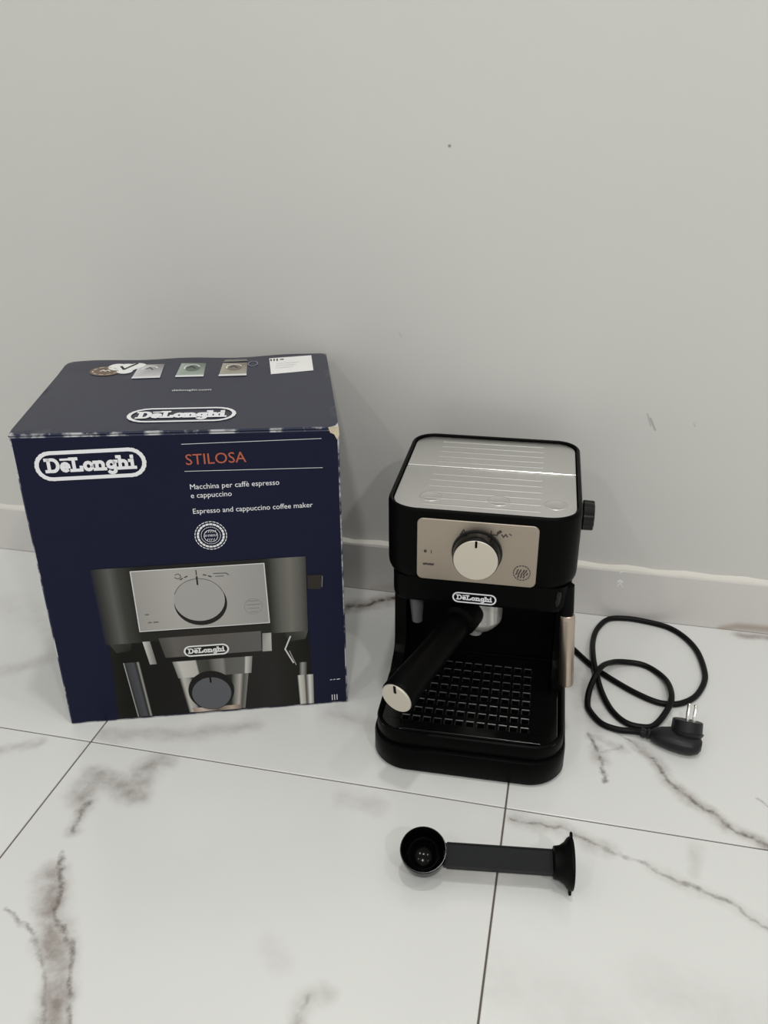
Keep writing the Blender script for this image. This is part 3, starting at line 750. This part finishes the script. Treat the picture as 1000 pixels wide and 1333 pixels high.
# filter holder with its long handle
pc = V((.0990, .1240, 0))
bm = bmesh.new(); lathe(bm, [(.1765, .0285), (.1705, .0287), (.1695, .0268), (.1680, .0262), (.1380, .0258), (.1340, .0250), (.1250, .0180), (.1240, .0160)][::-1], pc+V((.0045, 0, 0)), (0, 0, 1), 48)
fh = obj('filter_holder', bm, M['cup'], mach, smooth=28); fh['label'] = 'polished metal filter holder'
bm = bmesh.new(); lathe(bm, [(.1130, .0060), (.1140, .0085), (.1200, .0095), (.1240, .0100)], pc+V((.0, -.002, 0)), (0, 0, 1), 24); obj('spout', bm, M['cup'], fh, smooth=40)
h0 = V((.0990, .1240, .1560)); h1 = V((.0323, -.0357, .1300)); hd = (h1-h0); HL = hd.length
bm = bmesh.new(); lathe(bm, [(.0160, .0190), (.0290, .0195), (.0400, .0190), (.0430, .0140), (.0470, .0140), (.0510, .0160), (.0600, .0166), (.1000, .0166), (.1400, .0178), (HL-.008, .0188), (HL-.003, .0188), (HL-.0010, .0178)], h0, hd, 40)
hh = obj('handle', bm, M['black'], fh, smooth=30)
bm = bmesh.new(); lathe(bm, [(HL-.0018, .0174), (HL+.0002, .0174), (HL+.0010, .0167)], h0, hd, 40); o = obj('handle_cap', bm, M['cap'], fh, smooth=30); o['label'] = 'pale metal end cap'
bm = bmesh.new(); u = hd.normalized(); wv = V((0, 0, 1)); wv = (wv-u*wv.dot(u)).normalized(); sd = u.cross(wv)
c0 = h1+u*.0012+wv*.0130
vv = [bm.verts.new(c0+sd*a*.0014+wv*b*.0048+u*c*.0004) for a in (-1, 1) for b in (-1, 1) for c in (-1, 1)]
bmesh.ops.convex_hull(bm, input=vv); obj('cap_notch', bm, M['deep'], fh)
# grey outlet nozzle under the chin, left
bm = bmesh.new(); lathe(bm, [(0, .0040), (.0015, .0060), (.0180, .0072), (.0350, .0085), (.0440, .0085)], (.0335, .0980, .1370), (-.03, 0, 1), 24)
obj('left_nozzle', bm, M['grey'], mach, smooth=35)
# steam wand, right
bm = bmesh.new(); lathe(bm, [(0, .0060), (.0010, .0078), (.0030, .0084), (.0900, .0084), (.0940, .0080), (.0955, .0068)], (.2080, .0965, .0715), (-.065, 0, 1), 32)
sw = obj('steam_wand', bm, M['sleeve'], mach, smooth=35); sw['label'] = 'steel steam wand sleeve hanging at the right'
bm = bmesh.new(); lathe(bm, [(0, .0072), (.004, .0080), (.0250, .0080), (.036, .0080)], (.2005, .0965, .1660), (-.06, .12, 1), 24); obj('wand_collar', bm, M['deep'], sw, smooth=40)
# steam knob on the right flank, knurled
bm = bmesh.new(); n = 48; prof = [(.0, .0080), (.0025, .0090), (.003, .0165), (.0040, .0172), (.0145, .0168), (.0155, .0155)]
rings = []
for s, r in prof:
    rings.append([bm.verts.new((.2065+s, .150+(r*(1-.06*(i % 4 < 2)*(r > .012)))*math.cos(2*PI*i/n), .2640+(r*(1-.06*(i % 4 < 2)*(r > .012)))*math.sin(2*PI*i/n))) for i in range(n)])
for a, b in zip(rings[:-1], rings[1:]):
    for i in range(n): bm.faces.new((a[i], a[(i+1) % n], b[(i+1) % n], b[i]))
bm.faces.new(rings[0][::-1]); bm.faces.new(rings[-1])
obj('steam_knob', bm, M['gloss'], mach, smooth=25)
# four rubber feet
for x, y in ((.03, .03), (.175, .03), (.03, .27), (.175, .27)):
    bm = bmesh.new(); lathe(bm, [(0, .008), (.0012, .008)], (x, y, 0.0), (0, 0, 1), 16); obj('foot', bm, M['deep'], mach)

# power cord, coiled on the floor beside the machine (world points turned into the machine's frame)
r0 = .0038
W_ = [(.150,-.050,.028),(.180,-.062,.016),(.2050,-.0850,.006),(.2196,-.1034,r0),(.2401,-.1308,r0),(.2597,-.1504,r0),(.2879,-.1735,r0),(.3152,-.1895,r0),(.3334,-.1922,r0),(.3503,-.1865,r0),(.3684,-.1687,r0),
 (.3818,-.1372,r0),(.3848,-.1100,r0),(.3802,-.0689,r0),(.3670,-.0382,r0),(.3461,-.0168,r0),(.3152,-.0075,r0),(.2874,-.0055,r0),(.2634,-.0130,r0),(.2482,-.0404,r0),(.2419,-.0764,.0065),
 (.2416,-.1201,.0118),(.2451,-.1535,.0118),(.2527,-.1875,.006),(.2644,-.2185,r0),(.2803,-.2384,r0),(.2980,-.2431,r0),(.3143,-.2367,r0),(.3303,-.2102,.0080),(.3369,-.1860,.0118),(.3345,-.1507,.0070),
 (.3226,-.1268,r0),(.3057,-.1150,r0),(.2839,-.1162,.0055),(.2658,-.1287,.0110),(.2499,-.1558,.0190),(.2384,-.1874,.0105),(.2358,-.2127,r0),(.2405,-.2296,r0),(.2532,-.2471,r0),(.2710,-.2545,.0045),(.2886,-.2562,.0065),(.2990,-.2590,.0085)]
inv = (Matrix.Translation((.0007, -.3726, 0)) @ Matrix.Rotation(.0339, 4, 'Z')).inverted()
cp = smooth_path([inv @ V(p) for p in W_], 8)
bm = bmesh.new(); tube(bm, cp, r0, 12); cord = obj('power_cord', bm, M['rubber'], mach, smooth=60)
# angled plug: ribbed relief, rounded hull, round face block with two pins
def WM(p): return inv @ V(p)
a0 = V((.2970, -.2585, .0085)); a1 = V((.3560, -.2700, .0110)); ad = (a1-a0).normalized(); sdv = V((-ad.y, ad.x, 0)).normalized()
bm = bmesh.new(); secs = []
for s, wy, wz, zc in ((0, .0048, .0048, .0085), (.004, .0056, .0056, .0085), (.0062, .0044, .0044, .0085), (.0085, .0062, .0060, .0088), (.0108, .0048, .0050, .0090), (.014, .0085, .0070, .0095), (.022, .0125, .0088, .0105), (.034, .0160, .0100, .0112), (.048, .0175, .0104, .0112), (.058, .0160, .0100, .0110), (.065, .0110, .0080, .0105), (.068, .0050, .0050, .0105)):
    c = a0+ad*s; c.z = zc
    secs.append([bm.verts.new(WM(c+sdv*wy*math.copysign(abs(math.cos(t))**.8, math.cos(t))+V((0, 0, wz*math.copysign(abs(math.sin(t))**.8, math.sin(t)))))) for t in [2*PI*i/20 for i in range(20)]])
for a, b in zip(secs[:-1], secs[1:]):
    for i in range(20): bm.faces.new((a[i], a[(i+1) % 20], b[(i+1) % 20], b[i]))
bm.faces.new(secs[0][::-1]); bm.faces.new(secs[-1])
fc = V((.3475, -.2570, .0150)); fa_ = (V((.05, .52, .85))).normalized()
def wl(prof, org, axis, n_=32):
    o_ = inv @ org; q = inv.to_3x3() @ axis; lathe(bm, prof, o_, q, n_)
wl([(-.006, .0150), (.0005, .0190), (.0020, .0192), (.0025, .0176), (.0140, .0170), (.0150, .0160)], fc, fa_)
plug = obj('plug', bm, M['plug'], cord, smooth=32)
e1 = fa_.cross(V((0, 0, 1))).normalized()
bm = bmesh.new()
for s in (-1, 1): wl([(0, .0024), (.0180, .0024), (.0192, .0014)], fc+fa_*.0150+e1*s*.0036+e1*.003, fa_, 12)
PINS = bm
plug2 = bmesh.new()
obj('plug_pin_pair', PINS, M['chrome'], cord, smooth=40)['label'] = 'two metal plug pins'
bm = plug2; e2 = e1.cross(fa_); cc = fc+fa_*.0151-e2*0.006
vv = [bm.verts.new(WM(cc+e1*a*.0025+e2*b*.0018+fa_*c*.0004)) for a in (-1, 1) for b in (-1, 1) for c in (-1, 1)]
bmesh.ops.convex_hull(bm, input=vv); obj('earth_hole', bm, M['deep'], cord)

# ------------------------------------------------------------------ coffee scoop with tamper end
TOOL = V((.0810, -.5025, 0)); tool = empty('coffee_scoop', TOOL, .1300, 'dark plastic coffee scoop with tamper end, lying on the tiles before the machine', 'scoop')
ZC = .0245
tl = math.radians(22)                                          # the whole tool is rolled towards the front
axn = V((0, -math.sin(tl), math.cos(tl)))                      # opening direction
side = V((0, math.cos(tl), math.sin(tl)))
bm = bmesh.new(); q = V((0, 0, 1)).rotation_difference(axn); n = 40; rad = .0235
prof = [(0.0, .0008), (-.0001, .0008)]
outer = [(-.0215*math.cos(math.radians(a)), .0215*math.sin(math.radians(a))) for a in range(3, 91, 8)]+[(.006, .0219), (.0102, .0225), (.0110, .0221)]
inner = [(.0110, .0215), (.0102, .0210), (.005, .0205)]+[(-.0202*math.cos(math.radians(a)), .0202*math.sin(math.radians(a))) for a in range(90, 2, -8)]
rings = []
for s, r in outer+inner:
    rings.append([bm.verts.new(V((0, 0, ZC))+q @ V((r*math.cos(2*PI*i/n), r*math.sin(2*PI*i/n), s))) for i in range(n)])
for a, b in zip(rings[:-1], rings[1:]):
    for i in range(n): bm.faces.new((a[i], a[(i+1) % n], b[(i+1) % n], b[i]))
bm.faces.new(rings[0][::-1]); bm.faces.new(rings[-1])
bw = obj('bowl', bm, M['bowl'], tool, smooth=40); bw['label'] = 'round shiny black scoop bowl'
bm = bmesh.new()                                              # flat bar with raised side ribs
def bar(bm, x0, x1, wa, wb, t0, t1):
    vs = []
    for x, w in ((x0, wa), (x1, wb)):
        for s, t in ((-1, t0), (1, t0), (1, t1), (-1, t1)):
            vs.append(bm.verts.new(V((x, 0, ZC))+side*s*w+axn*t))
    for f in ((0,1,2,3),(7,6,5,4),(0,4,5,1),(1,5,6,2),(2,6,7,3),(3,7,4,0)): bm.faces.new([vs[i] for i in f])
bar(bm, .0195, .1290, .0110, .0110, -.0035, .0030)
bmesh.ops.bevel(bm, geom=bm.edges[:], offset=.0009, segments=2, affect='EDGES', profile=.5)
hb = obj('handle', bm, M['slate'], tool); 
for s in (-1, 1):
    bm = bmesh.new(); vs = []
    for x in (.0225, .1280):
        for a, t in ((.0100, -.005), (.0113, -.005), (.0113, .0040), (.0100, .0040)): vs.append(bm.verts.new(V((x, 0, ZC))+side*s*a+axn*t))
    for f in ((0,1,2,3),(7,6,5,4),(0,4,5,1),(1,5,6,2),(2,6,7,3),(3,7,4,0)): bm.faces.new([vs[i] for i in f])
    obj('handle_rib', bm, M['slate'], hb)
bm = bmesh.new(); lathe(bm, [(.1235, .0120), (.1245, .0150), (.1300, .0160), (.1345, .0190), (.1375, .0232), (.1390, .0240)], (0, 0, ZC), (1, 0, 0), 40)
obj('tamper_cone', bm, M['deep'], tool, smooth=40)
bm = bmesh.new(); lathe(bm, [(.1388, .0238), (.1392, .0244), (.1415, .0244), (.1420, .0240)], (0, 0, ZC), (1, 0, 0), 48)
for sg in (1, -1):
    for d in (-1, 1):
        pass
dk = obj('tamper_disc', bm, M['deep'], tool, smooth=40)
for a in (62, 238):
    a = math.radians(a); c = V((.1402, .0260*math.cos(a), ZC+.0260*math.sin(a)))
    if c.z < .003: c.z = .003
    bm = bmesh.new(); bx(bm, c.x-.0013, c.x+.0013, c.y-.003, c.y+.003, c.z-.0028, c.z+.0028, .0008, 2); obj('disc_tab', bm, M['deep'], dk)
